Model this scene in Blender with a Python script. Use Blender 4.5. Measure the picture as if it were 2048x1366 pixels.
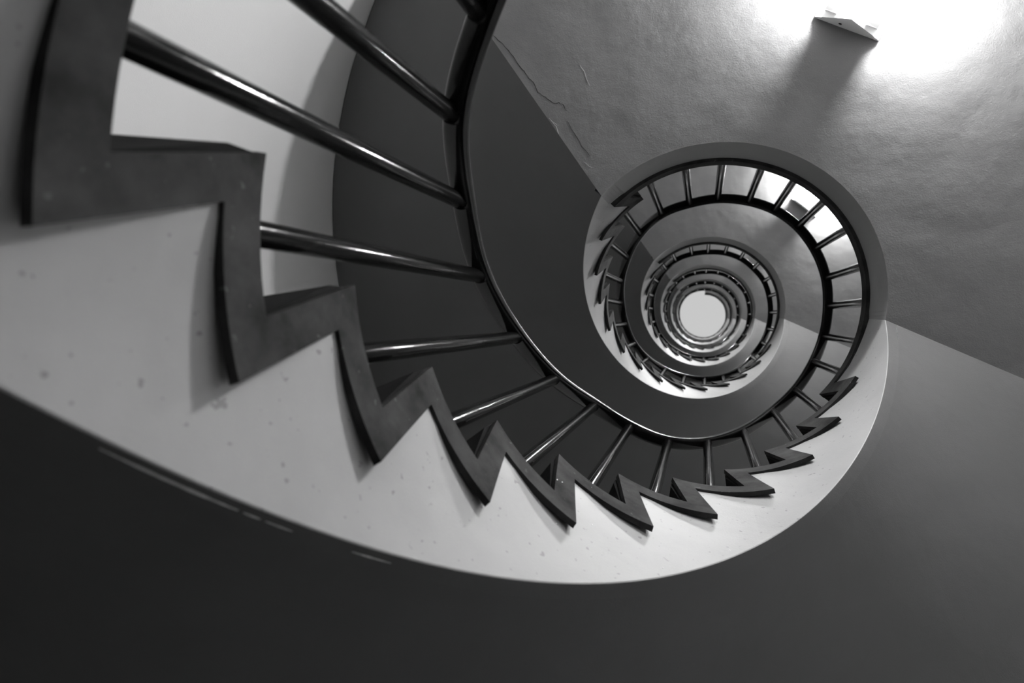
import bpy, math, random
import numpy as np
from mathutils import Vector, Matrix
random.seed(4)
for o in list(bpy.data.objects): bpy.data.objects.remove(o)
SC = bpy.context.scene
COL = SC.collection

# ---------------------------------------------------------------- camera
S = 0.461                      # metres in one well radius; plans below are measured in well radii
FPX, ZX, ZY = 1365.0, 1403.83, 635.83      # focal length and where straight-up falls in a 2048 x 1366 frame
EX, EY, FLOOR = 0.0875, -0.1333, -0.3271
zax = np.array([ZX-1024.0, ZY-683.0, FPX]); zax /= np.linalg.norm(zax)
xax = np.array([1.0, 0, 0]); xax -= xax.dot(zax)*zax; xax /= np.linalg.norm(xax)
yax = np.cross(zax, xax)
cam = bpy.data.cameras.new('camera'); camo = bpy.data.objects.new('camera', cam); COL.objects.link(camo)
R3 = Matrix(((xax[0], -xax[1], -xax[2]), (yax[0], -yax[1], -yax[2]), (zax[0], -zax[1], -zax[2])))
camo.matrix_world = Matrix.Translation((-EX*S, -EY*S, -FLOOR*S)) @ R3.to_4x4()
cam.sensor_width = 36; cam.lens = FPX/2048*36
cam.clip_start = 0.01; cam.clip_end = 100
cam.dof.use_dof = True; cam.dof.focus_distance = 1.9; cam.dof.aperture_fstop = 4.0
SC.camera = camo
# ---------------------------------------------------------------- sky, exposure
SC.view_settings.view_transform = 'Standard'; SC.view_settings.look = 'None'
SC.view_settings.gamma = 1.0; SC.view_settings.use_curve_mapping = False
SC.view_settings.exposure = 0.0
W = bpy.data.worlds.new('overcast_sky'); SC.world = W; W.use_nodes = True
W.node_tree.nodes['Background'].inputs[0].default_value = (1, 1, 1, 1)
W.node_tree.nodes['Background'].inputs[1].default_value = 0.62
BULB = 1750.0

# ---------------------------------------------------------------- plan of the stair (angles in degrees, lengths in well radii)
DTH = math.degrees(-0.2595220246); TH0 = math.degrees(4.303925336)
RISE, NST = 0.402318209, 14
H = RISE*NST
OV = 5.06                                   # how far the raked nosing leans back, at the well edge
OFF = [-.396,-.017,-.75,.239,.158,.325,.494,.583,.193,.342,-.585,-.216,.083,-.453]
DH = [0,-.0014,.0039,.0022,-.0125,-.0073,.0179,.0025,-.0007,-.0112,-.0053,.0065,.0173,-.0058,0]
TH = [None]+[TH0+n*DTH+OFF[n-1] for n in range(1, 15)]+[TH0+DTH+OFF[0]-360]      # riser n, [15] is the next flight's first
LV = [FLOOR+n*RISE+DH[n] for n in range(15)]
SOF = FLOOR+H-0.405                         # underside of the first landing
RP, ROUT = 1.07, 3.64
def shape(t, R):
    t = math.radians(t); k = 1.0 if R < 1.3 else max(0.0, 1-(R-1.3))
    return R*(1+k*(-.0013*math.cos(2*t)+.0033*math.sin(2*t)-.0007*math.cos(3*t)-.0075*math.sin(3*t)))
def P(R, t, h):
    r = shape(t, R)*S; a = math.radians(t)
    return (r*math.cos(a), r*math.sin(a), (h-FLOOR)*S)
def start_a(R): return 235.6-math.degrees(math.asin(.232/R))
def end_a(R): return 25.1-math.degrees(math.asin(.316/R))
def face_r(d, t):
    """the plaster face leans back slightly towards its foot; t is the angle round the well"""
    t = t+360 if t < -130 else t
    f = max(0.0, min(1.0, (t-5)/25))*max(0.0, min(1.0, (232-t)/25)) if t > 0 else 0.0
    return 1.07-.057*max(0.0, min(1.0, d/(.33+.52*f)))
def soffit_u(u): return SOF-H+H*u
def soffit_at(t, R):
    a, b = start_a(R), end_a(R)
    return soffit_u(max(0.0, min(1.0, (a-t)/(a-b))))

# ---------------------------------------------------------------- helpers
def tag(o, label=None, cat=None, group=None, kind=None):
    if label: o['label'] = label
    if cat: o['category'] = cat
    if group: o['group'] = group
    if kind: o['kind'] = kind
    return o
def empty(name, loc=(0, 0, 0)):
    o = bpy.data.objects.new(name, None); COL.objects.link(o); o.location = loc; o.empty_display_size = .1
    return o
class MB:
    def __init__(s): s.v = []; s.f = []; s.sm = []
    def add(s, vs, fs, smooth=False):
        b = len(s.v); s.v += [tuple(v) for v in vs]; s.f += [tuple(i+b for i in f) for f in fs]; s.sm += [smooth]*len(fs)
    def box(s, x0, x1, y0, y1, z0, z1):
        v = [(x, y, z) for z in (z0, z1) for y in (y0, y1) for x in (x0, x1)]
        s.add(v, [(0,2,3,1),(4,5,7,6),(0,1,5,4),(2,6,7,3),(0,4,6,2),(1,3,7,5)])
    def loft(s, rings, closed=True, caps=True, smooth=False, loop=False):
        """rings: lists of points of the same length"""
        n = len(rings[0]); v = [p for r in rings for p in r]; f = []
        m = len(rings)
        for i in range(m if loop else m-1):
            for j in range(n if closed else n-1):
                a, b = i*n+j, i*n+(j+1) % n; c, d = ((i+1) % m)*n+(j+1) % n, ((i+1) % m)*n+j
                f.append((a, b, c, d))
        s.add(v, f, smooth)
        if caps and not loop:
            s.add(rings[0], [tuple(range(n))][:1]); s.add(rings[-1], [tuple(reversed(range(n)))])
    def tube(s, a, b, r, n=20, r2=None, dome=0):
        a, b = Vector(a), Vector(b); d = (b-a).normalized(); u = d.orthogonal().normalized(); w = d.cross(u)
        r2 = r if r2 is None else r2
        ring = lambda c, q: [tuple(c+u*q*math.cos(2*math.pi*k/n)+w*q*math.sin(2*math.pi*k/n)) for k in range(n)]
        rs = [ring(a, r), ring(b, r2)]
        if dome:
            rs += [ring(b+d*dome*math.sin(x), r2*math.cos(x)) for x in (.5, 1.0, 1.35)]
        s.loft(rs, smooth=True)
    def build(s, name, mat, parent=None, fix=True):
        me = bpy.data.meshes.new(name); me.from_pydata(s.v, [], s.f); me.update()
        for p, q in zip(me.polygons, s.sm): p.use_smooth = q
        if fix:
            import bmesh
            bm = bmesh.new(); bm.from_mesh(me); bmesh.ops.remove_doubles(bm, verts=bm.verts, dist=1e-6)
            bmesh.ops.recalc_face_normals(bm, faces=bm.faces); 
            for e in bm.edges:
                if len(e.link_faces) == 2 and e.calc_face_angle(0) > .55: e.smooth = False
            bm.to_mesh(me); bm.free()
        me.materials.append(mat)
        o = bpy.data.objects.new(name, me); COL.objects.link(o)
        if parent: o.parent = parent
        return o
def grid_solid(mb, A, B, smooth=True):
    """A, B: two matching grids of points (rows x cols); closed solid between them"""
    r, c = len(A), len(A[0]); v = [p for row in A for p in row]+[p for row in B for p in row]; n = r*c
    fa = []
    for i in range(r-1):
        for j in range(c-1):
            q = (i*c+j, i*c+j+1, (i+1)*c+j+1, (i+1)*c+j)
            fa.append(q); fa.append(tuple(reversed([k+n for k in q])))
    mb.add(v, fa, smooth)
    edge = [(0, j) for j in range(c)]+[(i, c-1) for i in range(1, r)]+[(r-1, j) for j in range(c-2, -1, -1)]+[(i, 0) for i in range(r-2, 0, -1)]
    ea = [A[i][j] for i, j in edge]; eb = [B[i][j] for i, j in edge]; m = len(edge)
    mb.add(ea+eb, [(k, (k+1) % m, m+(k+1) % m, m+k) for k in range(m)], False)

# ---------------------------------------------------------------- materials
def mat(name, col, rough=.5, spec=.5, bump=0, bscale=20, var=0, vscale=3, spots=0, spotcol=.5, sscale=30, metal=0, coat=0, fine=0):
    m = bpy.data.materials.new(name); m.use_nodes = True; nt = m.node_tree; N = nt.nodes; L = nt.links
    b = N['Principled BSDF']; b.inputs['Base Color'].default_value = (col, col, col, 1)
    b.inputs['Roughness'].default_value = rough; b.inputs['Specular IOR Level'].default_value = spec
    b.inputs['Metallic'].default_value = metal; b.inputs['Coat Weight'].default_value = coat; b.inputs['Coat Roughness'].default_value = .12
    tc = N.new('ShaderNodeTexCoord')
    cur = None
    def noise(sc, det=4, ro=.5, stretch=None):
        n = N.new('ShaderNodeTexNoise'); n.inputs['Scale'].default_value = sc; n.inputs['Detail'].default_value = det; n.inputs['Roughness'].default_value = ro
        if stretch:
            mp = N.new('ShaderNodeMapping'); mp.inputs['Scale'].default_value = stretch; L.new(tc.outputs['Object'], mp.inputs[0]); L.new(mp.outputs[0], n.inputs['Vector'])
        else: L.new(tc.outputs['Object'], n.inputs['Vector'])
        return n
    if var:
        n = noise(vscale, 6, .6); r = N.new('ShaderNodeMapRange'); r.inputs['From Min'].default_value = .3; r.inputs['From Max'].default_value = .7
        r.inputs['To Min'].default_value = col*(1-var); r.inputs['To Max'].default_value = col*(1+var); L.new(n.outputs[0], r.inputs[0]); cur = r.outputs[0]
    if spots:
        n = noise(sscale, 2, .5); r = N.new('ShaderNodeMapRange'); r.inputs['From Min'].default_value = 1-spots; r.inputs['From Max'].default_value = 1-spots+.03
        L.new(n.outputs[0], r.inputs[0])
        mx = N.new('ShaderNodeMix'); mx.data_type = 'FLOAT'; L.new(r.outputs[0], mx.inputs[0])
        if cur: L.new(cur, mx.inputs[2])
        else: mx.inputs[2].default_value = col
        mx.inputs[3].default_value = spotcol; cur = mx.outputs[0]
    if cur:
        cb = N.new('ShaderNodeCombineColor')
        for i in range(3): L.new(cur, cb.inputs[i])
        L.new(cb.outputs[0], b.inputs['Base Color'])
    if bump:
        n = noise(bscale, 3, .45); bp = N.new('ShaderNodeBump'); bp.inputs['Strength'].default_value = bump; bp.inputs['Distance'].default_value = .02
        L.new(n.outputs[0], bp.inputs['Height'])
        last = bp
        if fine:
            n2 = noise(260, 3, .6); b2 = N.new('ShaderNodeBump'); b2.inputs['Strength'].default_value = fine; b2.inputs['Distance'].default_value = .002
            L.new(n2.outputs[0], b2.inputs['Height']); L.new(bp.outputs[0], b2.inputs['Normal']); last = b2
        L.new(last.outputs[0], b.inputs['Normal'])
    return m
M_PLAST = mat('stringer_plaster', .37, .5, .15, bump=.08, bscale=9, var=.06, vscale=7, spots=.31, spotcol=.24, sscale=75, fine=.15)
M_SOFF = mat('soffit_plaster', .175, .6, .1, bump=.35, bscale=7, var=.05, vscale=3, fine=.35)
M_FLIGHT = mat('shaded_underside_plaster', .13, .6, .1, bump=.2, bscale=7, var=.05, vscale=3, fine=.2)  # soffit plaster again, darkened so the colour holds the shade under the flights
M_WALL = mat('wall_plaster', .56, .6, .2, bump=.1, bscale=6, var=.03, vscale=2, fine=.2)
M_FASC = mat('shaded_landing_edge_plaster', .26, .5, .15, bump=.08, bscale=9, var=.06, vscale=7, fine=.15)  # stringer plaster with the shade on the landing edge put into its tone
M_BAND = mat('dark_stone_edging', .038, .85, .07, var=.6, vscale=14, spots=.3, spotcol=.085, sscale=70)
M_TREAD = mat('dark_stone_tread', .010, .85, .07, var=.2, vscale=14, bump=.03, bscale=50)
M_RAIL = mat('black_gloss_handrail', .008, .17, .25, bump=.015, bscale=60)
M_BAL = mat('black_enamel_baluster', .006, .13, .22, bump=.02, bscale=55)
M_FLOOR = mat('terrazzo_floor', .05, .4, .4, var=.2, vscale=60, spots=.4, spotcol=.1, sscale=120)
M_METAL = mat('white_enamel_metal', .75, .4, .4)
M_SOCK = mat('white_ceramic', .8, .3, .5)
M_BRK = mat('grey_metal', .22, .5, .3)
M_DARK = mat('dark_gap', .03, .9, .1)
M_CHIP = mat('chipped_paint', .8, .7, .2, var=.3, vscale=60)
def emis(name, s):
    m = bpy.data.materials.new(name); m.use_nodes = True; N = m.node_tree.nodes; N.clear()
    e = N.new('ShaderNodeEmission'); e.inputs[1].default_value = s; o = N.new('ShaderNodeOutputMaterial'); m.node_tree.links.new(e.outputs[0], o.inputs[0])
    return m
M_BULB = emis('lit_bulb', BULB)
def clear(name, t, g=.06):
    m = bpy.data.materials.new(name); m.use_nodes = True; N = m.node_tree.nodes; L = m.node_tree.links; N.clear()
    tr = N.new('ShaderNodeBsdfTransparent'); tr.inputs[0].default_value = (t, t, t, 1)
    gl = N.new('ShaderNodeBsdfGlossy'); gl.inputs['Roughness'].default_value = .1
    df = N.new('ShaderNodeBsdfTranslucent'); df.inputs[0].default_value = (.9, .9, .9, 1)
    m1 = N.new('ShaderNodeMixShader'); m1.inputs[0].default_value = g; m2 = N.new('ShaderNodeMixShader'); m2.inputs[0].default_value = g
    o = N.new('ShaderNodeOutputMaterial')
    L.new(tr.outputs[0], m1.inputs[1]); L.new(gl.outputs[0], m1.inputs[2]); L.new(m1.outputs[0], m2.inputs[1]); L.new(df.outputs[0], m2.inputs[2]); L.new(m2.outputs[0], o.inputs[0])
    return m
M_COVER = clear('clear_acrylic', .95, .035)
M_PANE = clear('skylight_glass', .98, .02)

# ---------------------------------------------------------------- the setting
TOP = FLOOR+7*H
def z_of(h): return (h-FLOOR)*S
mb = MB(); n = 160
ring = lambda r, z: [(r*math.cos(2*math.pi*k/n), r*math.sin(2*math.pi*k/n), z) for k in range(n)]
RW = ROUT*S
mb.loft([ring(RW, -.02), ring(RW, z_of(TOP)+.02), ring(RW+.12, z_of(TOP)+.02), ring(RW+.12, -.02)], smooth=True, caps=False, loop=True)
tag(mb.build('wall_round', M_WALL), kind='structure')
mb = MB(); mb.loft([ring(RW+.12, -.2), ring(RW+.12, -.02), ring(RW, -.02), ring(RW, 0), ring(.01, 0)], caps=True)
tag(mb.build('floor', M_FLOOR), kind='structure')
RS = 1.25                                   # skylight radius, metres
mb = MB(); zt = z_of(TOP)+.02
mb.loft([ring(RW+.12, zt), ring(RS, zt), ring(RS, zt+.15), ring(RW+.12, zt+.15)], caps=False, loop=True)
tag(mb.build('ceiling', M_WALL), kind='structure')
mb = MB(); mb.loft([ring(RS+.05, zt+.155), ring(RS+.05, zt+.165)], caps=True)
wn = tag(mb.build('window_1', M_PANE), kind='structure')
mb = MB(); mb.loft([ring(RS+.08, zt+.151), ring(RS-.03, zt+.151), ring(RS-.03, zt+.19), ring(RS+.08, zt+.19)], caps=False, loop=True)
tag(mb.build('window_frame', M_METAL, wn))

# ---------------------------------------------------------------- flights, landings, edging
ORD = ['lowest flight, filling left and bottom', 'second flight, curling round the big ring',
       'third flight, inside the second ring', 'fourth flight, small in the shaft',
       'fifth flight, tiny in the shaft', 'topmost flight, closest round the skylight']
def lin(a, b, k): return [a+(b-a)*i/k for i in range(k+1)]
def radii(a, b, k): return lin(a, b, k)
def ptop(t):
    """top of the hidden plaster core behind the edging"""
    n = 0
    for i in range(1, 15):
        if t < TH[i]-1: n = i
    return LV[n]-.07

def flight(k):
    dz = k*H
    t = empty('stair_flight', P(.0001, 0, FLOOR+dz))
    base = t.location.copy()
    def out(mb, name, m, **kw):
        o = mb.build(name, m, t); o.matrix_parent_inverse = Matrix.Translation(-base); return tag(o, **kw)
    # plaster core: curved stringer wall with a rounded lower arris, and the helical slab
    mb = MB()
    br = [TH[i]-1 for i in range(1, 15)]; angs = []
    t0, t1 = TH[1]-1, end_a(RP)
    cur = t0; bounds = [br[0], start_a(RP)]+br[1:]+[t1]
    lowcut = FLOOR+dz+.002 if k == 0 else None
    def bot(a, R):
        h = soffit_at(a, R)+dz
        return max(h, lowcut) if lowcut is not None else h
    def rows(a, top, low_part):
        true = soffit_at(a, RP)+dz; b0 = bot(a, RP); rr = .009
        if low_part: b0 = max(b0, FLOOR+dz-.15)         # here the landing slab below carries it
        low = b0 if (low_part or b0 > true+.001) else None
        fr = lambda h: face_r(h-true, a)
        if low is None: hs = [b0+rr, b0+rr*.35]
        else: hs = [b0, b0]
        lv = [top]+[min(top-.001*q, max(true+d, b0+.002*(7-q))) for q, d in enumerate((.85, .7, .55, .4, .25, .12), 1)]
        pr = [(fr(h), h) for h in lv]
        pr += [(fr(hs[0]), hs[0]), (fr(hs[1])+(rr*.3 if low is None else .001), hs[1]), (RP+rr, max(b0, bot(a, RP+rr)) if low is None else b0), (1.14, max(bot(a, 1.14), b0 if low else -9)), (1.14, top)]
        res = []
        for R, h in pr:                      # the last degrees skew towards the slanting crease of the landing
            w = max(0.0, 1-(a-t1)/6) if R > RP+rr-.001 else 0.0
            aa = a+(end_a(R)-end_a(RP))*w
            res.append(P(R, aa, max(h, soffit_at(aa, R)+dz) if (R > RP+rr-.001 and h < top-.01 and w > 0) else h))
        return res
    for i in range(len(bounds)-1):
        a0, a1 = bounds[i], bounds[i+1]; top = LV[max(1, i)]-.07+dz
        m = max(2, int(abs(a0-a1)/1.5))
        rings = [rows(a, top, i == 0) for a in lin(a0, a1, m)]
        n = 12; v = [p for r in rings for p in r]; f = []
        for q in range(m):
            for j in range(n):
                f.append((q*n+j, q*n+(j+1) % n, (q+1)*n+(j+1) % n, (q+1)*n+j))
        mb.add(v, f, True)
        mb.add(rings[0], [tuple(range(n))]); mb.add(rings[-1], [tuple(range(n-1, -1, -1))])
    us = lin(.075 if k == 0 else 0, 1, 110); Rs = radii(1.139, ROUT-.01, 14)
    A = [[P(R, start_a(R)+u*(end_a(R)-start_a(R)), soffit_u(u)+dz) for R in Rs] for u in us]
    B = [[P(R, start_a(R)+u*(end_a(R)-start_a(R)), soffit_u(u)+dz+.3) for R in Rs] for u in us]
    grid_solid(mb, A, B)
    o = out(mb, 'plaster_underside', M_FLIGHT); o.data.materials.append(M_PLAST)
    for p in o.data.polygons:             # the painted inner face takes the stringer plaster
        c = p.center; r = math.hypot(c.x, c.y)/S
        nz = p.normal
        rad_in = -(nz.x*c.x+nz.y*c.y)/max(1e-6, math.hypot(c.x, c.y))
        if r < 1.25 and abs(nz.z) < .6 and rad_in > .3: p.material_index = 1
    # steps
    for i in range(1, 15):
        a_end = TH[i+1] if i < 14 else TH[14]-9
        hi, lo = LV[i]+dz, LV[i-1]+dz
        mb = MB(); RR = [1.03, 1.5, 2.2, 3.0, ROUT-.01]
        def prof(R, s):
            # tread slab: s in 0..1 along the tread
            nos = TH[i]+OV/R
            return nos+(a_end-nos)*s
        ss = lin(0, 1, 6)
        A = [[P(R, prof(R, s), hi) for R in RR] for s in ss]; B = [[P(R, prof(R, s)+0, hi-.085) for R in RR] for s in ss]
        grid_solid(mb, A, B, False)
        A = [[P(R, TH[i]+OV/R*q, lo+(hi-lo-.085)*q) for R in RR] for q in lin(0, 1, 2)]
        B = [[P(R, TH[i]+OV/R*q-4.5/R, lo+(hi-lo-.085)*q) for R in RR] for q in lin(0, 1, 2)]
        grid_solid(mb, A, B, False)
        out(mb, 'step', M_TREAD)
    # zigzag edging
    RB_ = 1.024
    mb = MB()
    V = lambda i: (TH[i], LV[i-1]+dz); Pk = lambda i: (TH[i]+OV, LV[i]+dz)
    Aa = lambda i: (TH[i]-7.6, LV[i-1]+dz-.13); Bb = lambda i: (TH[i]+OV-6.9, LV[i]+dz-.115)
    cols = []
    def seg(u0, l0, u1, l1, m):
        for q in range(m+1):
            s = q/m; cols.append(((u0[0]+(u1[0]-u0[0])*s, u0[1]+(u1[1]-u0[1])*s), (l0[0]+(l1[0]-l0[0])*s, l0[1]+(l1[1]-l0[1])*s)))
    for i in range(1, 15):
        if i > 1: seg(Pk(i-1), Bb(i-1), V(i), Aa(i), 8)
        if i == 1 and k == 0: seg((V(1)[0], FLOOR+.003), (Aa(1)[0], FLOOR+.003), Pk(1), Bb(1), 3)
        else: seg(V(i), Aa(i), Pk(i), Bb(i), 3)
    rings = []
    for (u, l) in cols:
        rings.append([P(1.0, u[0], u[1]), P(1.0, l[0], l[1]), P(RB_, l[0], l[1]), P(RB_, u[0], u[1])])
    mb.loft(rings, smooth=True)
    out(mb, 'zigzag_edging', M_BAND)
    tag(t, label='pale plaster stair with dark zigzag edging, '+ORD[k], cat='staircase', group='curved flights of the spiral stair')
    return t, out

LND = ['lowest half-round stair landing, pale cracked underside with a lamp at upper right', 'second half-round stair landing, its underside showing through the big ring',
       'third half-round stair landing, underside forming the second grey ring', 'fourth half-round stair landing, small grey ring in the shaft',
       'fifth half-round stair landing, last full ring below the skylight', 'topmost short stair landing, ending in a notch at the skylight']
CRACK = [(-.734,-.8994),(-.7145,-.8805),(-.6791,-.8466),(-.658,-.8111),(-.6317,-.7785),(-.6143,-.7535),(-.5952,-.7301),(-.5796,-.6955),(-.5538,-.68),(-.5281,-.6563),(-.5076,-.6546),(-.494,-.6469),(-.4788,-.6259)]
CRACK2 = [(-.4787,-.5963),(-.4584,-.5586),(-.4348,-.5192),(-.4146,-.4884),(-.4012,-.4679)]
def ribbon(mb, pts, z, w, up=.0006):
    fine = []
    for a, b in zip(pts[:-1], pts[1:]):
        for q in range(3):
            s = q/3; fine.append((a[0]+(b[0]-a[0])*s+random.uniform(-1, 1)*.0022, a[1]+(b[1]-a[1])*s+random.uniform(-1, 1)*.0022))
    fine.append(pts[-1]); rings = []
    for i, p in enumerate(fine):
        q = fine[min(i+1, len(fine)-1)]; r = fine[max(i-1, 0)]; d = Vector((q[0]-r[0], q[1]-r[1])).normalized(); nx, ny = -d.y, d.x
        ww = w*random.uniform(.5, 1.2)*(.3 if i in (0, len(fine)-1) else 1)
        rings.append([(p[0]+nx*ww, p[1]+ny*ww, z-up), (p[0]-nx*ww, p[1]-ny*ww, z-up), (p[0]-nx*ww, p[1]-ny*ww, z+up), (p[0]+nx*ww, p[1]+ny*ww, z+up)])
    mb.loft(rings)
def landing(k):
    dz = (k-1)*H
    t = empty('stair_landing', P(.0001, 0, SOF+dz)); base = t.location.copy()
    def out(mb, name, m, **kw):
        o = mb.build(name, m, t); o.matrix_parent_inverse = Matrix.Translation(-base); return tag(o, **kw)
    cut = k == 6
    lo, hi = SOF+dz, FLOOR+H+dz
    e = (lambda R: start_a(R)-360) if not cut else (lambda R: -88.0)
    mb = MB(); Rs = radii(RP, ROUT-.01, 12); m = 90 if not cut else 60
    A = [[P(R, end_a(R)+(e(R)-end_a(R))*s, lo) for R in Rs] for s in lin(0, 1, m)]
    B = [[P(R if R > RP+.001 else face_r(.31, end_a(R)+(e(R)-end_a(R))*s), end_a(R)+(e(R)-end_a(R))*s, hi-.09) for R in Rs] for s in lin(0, 1, m)]
    grid_solid(mb, A, B, False)
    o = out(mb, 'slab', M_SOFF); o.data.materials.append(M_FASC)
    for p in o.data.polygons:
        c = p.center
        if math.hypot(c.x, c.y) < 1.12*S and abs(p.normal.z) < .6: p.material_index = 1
    # stone deck over the slab, from the last riser to the foot of the next flight
    mb = MB(); a1 = TH[15] if not cut else -88.0
    A = [[P(R, TH[14]-9+(a1-TH[14]+9)*s, hi) for R in (1.065, 2.0, 3.0, ROUT-.01)] for s in lin(0, 1, 60)]
    B = [[P(R, TH[14]-9+(a1-TH[14]+9)*s, hi-.095) for R in (1.065, 2.0, 3.0, ROUT-.01)] for s in lin(0, 1, 60)]
    grid_solid(mb, A, B, False); out(mb, 'paving', M_TREAD)
    mb = MB(); rings = []
    u0, u1 = (TH[14]+OV, TH[15]) if not cut else (TH[14]+OV, -88)
    l0, l1 = (TH[14]+OV-6.9, TH[15]-7.6) if not cut else (TH[14]+OV-6.9, -88)
    for s in lin(0, 1, 110 if not cut else 80):
        u = u0+(u1-u0)*s; l = l0+(l1-l0)*s; b = hi-.115-.02*min(1, s*20)
        rb = 1.04
        rings.append([P(1.0, u, hi), P(1.0, l, b), P(rb, l, b), P(rb, u, hi)])
    mb.loft(rings, smooth=True); out(mb, 'edging', M_BAND)
    if k == 1:
        for c, w in ((CRACK, .0009), (CRACK2, .0007)):
            mb = MB(); ribbon(mb, c, z_of(lo), w); out(mb, 'crack', M_DARK, label='thin dark crack in the plaster')
    if k == 1:
        for pts in ([(-.4357,-.7759),(-.4189,-.7417),(-.4022,-.7011)], [(-.5416,-.6078),(-.5245,-.5949),(-.5074,-.5787)], [(-.5296,-.5953),(-.5159,-.5761),(-.5057,-.5522)], [(-.4262,-.4563),(-.3961,-.4348)]):
            mb = MB(); ribbon(mb, pts, z_of(lo), .00035); out(mb, 'scratch', M_CHIP, label='fine pale scratch in the plaster')
    tag(t, label=LND[k-1], cat='landing', group='landings of the spiral stair')

for k in range(6):
    t, out = flight(k)
    if k == 0:
        mb = MB()                        # flaked paint along the lowest edge
        for a0, a1, w in ((161.5, 152, .010), (151.6, 150.2, .006), (149.8, 147.5, .006), (142, 138, .005)):
            rings = []
            m = 24
            for q in range(m+1):
                a = a0+(a1-a0)*q/m; ww = w*(.35+.65*math.sin(math.pi*q/m))*random.uniform(.7, 1.1)
                rr = [RP+.034-ww*.6, RP+.034+ww*.6]
                zz = [soffit_at(a, r) for r in rr]
                rings.append([P(rr[0], a, zz[0]-.002), P(rr[1], a, zz[1]-.002), P(rr[1], a, zz[1]+.003), P(rr[0], a, zz[0]+.003)])
            mb.loft(rings); out(mb, 'flaked_paint', M_CHIP, label='pale strip of flaked paint along the lower edge'); mb = MB()
        for a, h, band in ((129.3, 2.609, 1), (128.1, 2.628, 1), (121.95, 2.825, 1), (123.8, 2.338, 0), (117.7, 2.543, 0), (88.4, 2.869, 0), (101.7, 2.526, 0)):
            R = .9995 if band else face_r(h-soffit_at(a, RP), a)-.0005       # a dried drip of pale paint
            mb = MB(); rw, rh = (.0028, .0052); rings = []
            for dr, q in ((.004, 1), (-.0008, .8), (-.0018, .3)):
                rings.append([P(R+dr, a+math.degrees(rw*q*math.cos(f)), h+rh*q*math.sin(f)) for f in [2*math.pi*j/10 for j in range(10)]])
            mb.loft(rings, smooth=True); out(mb, 'paint_fleck', M_SOCK, label='dried pale paint fleck')
    landing(k+1)

# ---------------------------------------------------------------- railings
T1 = [(242, 1.72), (226.7, 1.99), (211.6, 2.25), (198.2, 2.626), (183.2, 3.01), (167.2, 3.533), (151.9, 4.025), (137.1, 4.55), (122.4, 4.829), (107.0, 5.026),
      (92.0, 5.366), (76.8, 5.819), (61.2, 6.304), (47.1, 6.59), (30.5, 6.867)]
L1 = [(16.6, 7.005), (1.0, 7.093), (-13.4, 7.072), (-29.2, 7.054), (-43.3, 7.021), (-57.6, 7.028), (-71.3, 7.116), (-87.2, 7.221), (-102.2, 7.343), (-117.9, 7.347)]
T2 = [(226.7, 7.593), (211.6, 7.999), (196.7, 8.35), (183.1, 8.714), (168.4, 8.956), (153.5, 9.137), (139.2, 9.51), (124.1, 10.139), (108.2, 10.645), (92.3, 10.969),
      (77.7, 11.151), (63.1, 11.526), (47.1, 12.229), (31.7, 12.447)]
L2 = [(17.5, 12.62), (2.1, 12.782), (-13.4, 12.828), (-28.2, 12.731), (-43.5, 12.846), (-58.8, 12.757), (-73.9, 12.865), (-89.7, 13.06), (-104.9, 13.007), (-121.3, 12.9)]
def rail_pts(T, L, lev):
    pts = [(a, h, 1.08) for a, h in T]
    pts += [(a, lev, 1.08*lev/h) for a, h in L]
    return pts
LEV = 7.12
s1 = rail_pts(T1, L1, LEV); s2 = rail_pts(T2, L2, LEV+H)
def rel(pts, d, off=0): return [(a+off, h+d, r) for a, h, r in pts]
nxt = [(a-360, h, r) for a, h, r in s2[:2]]
def storey_pts(k):
    """control points of storey k's rail (angles falling), with neighbours for continuity, and the index range of its own balusters"""
    own = s1 if k == 0 else rel(s2, (k-1)*H)
    after = rel(s2[:2], k*H, -360)
    before = [] if k == 0 else rel((s1 if k == 1 else rel(s2, (k-2)*H))[-2:], 0, 360)
    return before, own, after
def cat(p0, p1, p2, p3, x):
    """cubic Hermite in angle"""
    out = []
    for c in (1, 2):
        m1 = (p2[c]-p0[c])/(p2[0]-p0[0]); m2 = (p3[c]-p1[c])/(p3[0]-p1[0]); d = p2[0]-p1[0]; s = (x-p1[0])/d
        out.append((2*s**3-3*s**2+1)*p1[c]+(s**3-2*s**2+s)*d*m1+(-2*s**3+3*s**2)*p2[c]+(s**3-s**2)*d*m2)
    return out
def evalr(pts, x):
    i = 0
    while i < len(pts)-2 and x < pts[i+1][0]: i += 1
    g = lambda j: pts[max(0, min(len(pts)-1, j))]
    p0, p1, p2, p3 = g(i-1), g(i), g(i+1), g(i+2)
    if p0 is p1: p0 = (2*p1[0]-p2[0], 2*p1[1]-p2[1], p1[2])
    if p3 is p2: p3 = (2*p2[0]-p1[0], 2*p2[1]-p1[1], p2[2])
    return cat(p0, p1, p2, p3, x)
RAILS = ['lowest black gloss railing, thick bars fanning across the left', 'black gloss railing of the second storey, dark ring round the big opening',
         'black gloss railing of the third storey, dark ring inside the big one', 'black gloss railing of the fourth storey, small dark ring in the shaft',
         'black gloss railing of the fifth storey, tiny ring near the skylight', 'topmost black gloss railing, faint ring against the skylight']
RB = .015
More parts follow.
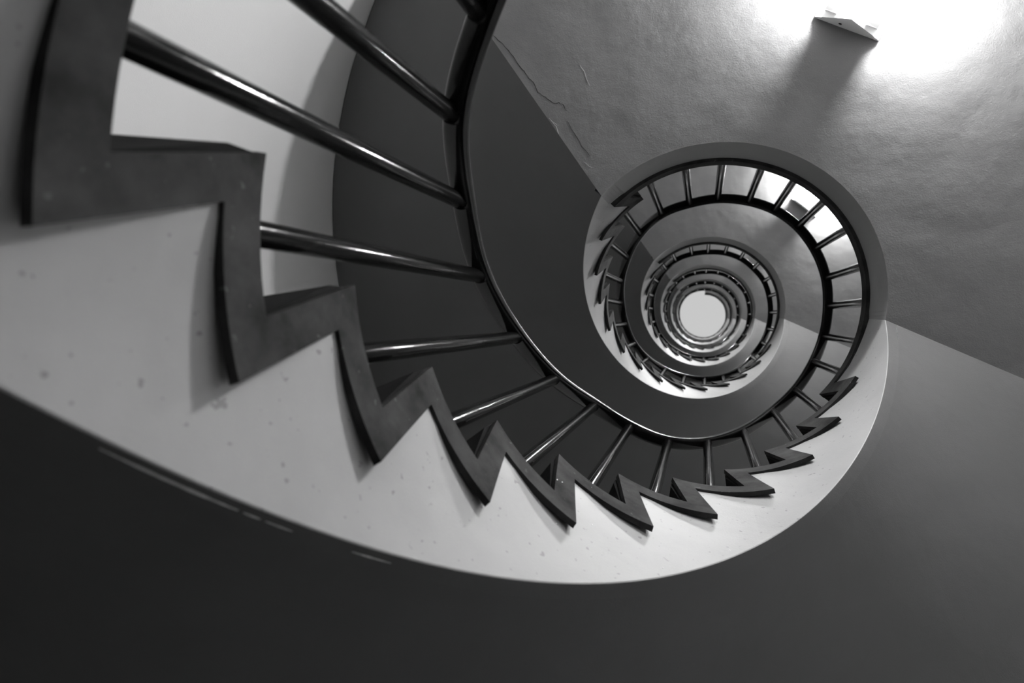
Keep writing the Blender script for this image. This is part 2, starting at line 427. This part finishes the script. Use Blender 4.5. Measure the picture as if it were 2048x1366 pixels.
def railing(k):
    before, own, after = storey_pts(k)
    pts = before+own+after
    t = empty('stair_railing', P(.0001, 0, FLOOR+k*H)); base = t.location.copy()
    def out(mb, name, m, **kw):
        o = mb.build(name, m, t); o.matrix_parent_inverse = Matrix.Translation(-base); return tag(o, **kw)
    a0 = 242 if k == 0 else 234.5; a1 = -125.5 if k < 5 else -88
    rings = []; m = 240
    path = []
    for q in range(m+1):
        a = a0+(a1-a0)*q/m; h, r = evalr(pts, a); path.append((Vector(P(r, a, h+.042)), a))
    NP = 36
    for i, (p, a) in enumerate(path):
        tg = (path[min(i+1, m)][0]-path[max(i-1, 0)][0]).normalized()
        rin = Vector((-math.cos(math.radians(a)), -math.sin(math.radians(a)), 0)); rin = (rin-tg*rin.dot(tg)).normalized(); up = tg.cross(rin)
        if up.z < 0: up = -up
        row = []
        for j in range(NP):
            f = 2*math.pi*j/NP; R = .0195
            d = math.degrees(f) % 360
            # groove just under the bulge that faces the well
            if 322 < d < 336: R = .0172
            c_, s_ = math.cos(f), math.sin(f)
            row.append(tuple(p+rin*R*1.1*math.copysign(abs(c_)**.62, c_)+up*R*.85*math.copysign(abs(s_)**.62, s_)))
        rings.append(row)
    mb = MB(); mb.loft(rings, smooth=True); out(mb, 'handrail', M_RAIL)
    for (a, h, r) in own:
        if (k == 0 and a > 240) or (k == 5 and a < -80): continue
        n = 0
        for i in range(1, 15):
            if a < TH[i]+OV/1.08: n = i
        z0 = LV[n]+k*H
        hh, rr = evalr(pts, a)
        mb = MB(); mb.tube(P(rr, a, z0), P(rr, a, hh+.004), RB, 20 if k < 2 else 12, dome=.008)
        # small welded collar under the rail
        mb.tube(P(rr, a, hh-.012), P(rr, a, hh+.01), RB*1.08, 20 if k < 2 else 12)
        out(mb, 'baluster', M_BAL)
    tag(t, label=RAILS[k], cat='railing', group='black railings of the spiral stair')
for k in range(6): railing(k)

# ---------------------------------------------------------------- lamps under the landings
LAMPS = ['lit clear box lamp under the first landing, cut by the top edge', 'lit ceiling lamp under the second landing, glaring between the bars',
         'lit ceiling lamp under the third landing, glimpsed behind the second ring', 'lit ceiling lamp under the fourth landing, mostly hidden in the shaft',
         'lit ceiling lamp under the fifth landing, hidden high in the shaft',
         'lit ceiling lamp under the topmost short landing, hidden beside the skylight']
def make_lamp():
    t = empty('ceiling_lamp')
    hw, dp, ln = .098, .074, .30
    mb = MB()                             # folded V-shaped base: flat back against the ceiling, ridge hanging down
    mb.loft([[(-hw, 0, -.001), (hw, 0, -.001), (hw, 0, -.008), (0, 0, -dp), (-hw, 0, -.008)], [(-hw, ln, -.001), (hw, ln, -.001), (hw, ln, -.008), (0, ln, -dp), (-hw, ln, -.008)]])
    base = mb.build('base', M_METAL, t)
    mb = MB(); mb.tube((.022, -.0008, -.022), (.022, .002, -.022), .005, 12); mb.build('screw_hole', M_DARK, base)
    for s in (-1, 1):
        mb = MB(); x, z = s*.062, -.066
        mb.box(x-.018, x+.018, .022, .033, -.092, -.018); mb.build('bracket', M_BRK, t); mb = MB()
        mb.tube((x, .034, z), (x, .068, z), .019, 16, .021)
        for q in range(3): mb.tube((x, .070+.006*q, z), (x, .073+.006*q, z), .0155, 16)
        sk = mb.build('socket', M_SOCK, t)
        mb = MB(); rr = []
        for yy, r in ((.09, .008), (.096, .013), (.115, .024), (.14, .03), (.165, .027), (.182, .016), (.188, .004)):
            rr.append([(x+r*math.cos(2*math.pi*j/12), yy, z+r*math.sin(2*math.pi*j/12)) for j in range(12)])
        mb.loft(rr, smooth=True); mb.build('bulb', M_BULB, t)
    mb = MB(); w, d = .112, .105
    mb.box(-w, -w+.003, -.012, ln+.012, -d, -.002); mb.box(w-.003, w, -.012, ln+.012, -d, -.002); mb.box(-w+.003, w-.003, -.012, ln+.012, -d, -d+.003)
    mb.build('cover', M_COVER, t)
    return t
def children(o): return [c for c in bpy.data.objects if c.parent == o]
proto = make_lamp()
def copy_tree(o, parent=None):
    c = o.copy(); COL.objects.link(c)
    if parent: c.parent = parent
    for ch in children(o): copy_tree(ch, c)
    return c
for k in range(6):
    t = proto if k == 0 else copy_tree(proto)
    x, y, ang = (.3655, -.799, 27) if k == 0 else (.595, -.66, 40)
    t.location = (x, y, z_of(SOF+k*H)); t.rotation_euler.z = math.radians(ang)
    # local +Y must point away from the well: flip
    t.rotation_euler.z += math.pi
    tag(t, label=LAMPS[k], cat='lamp', group='ceiling lamps under the landings')
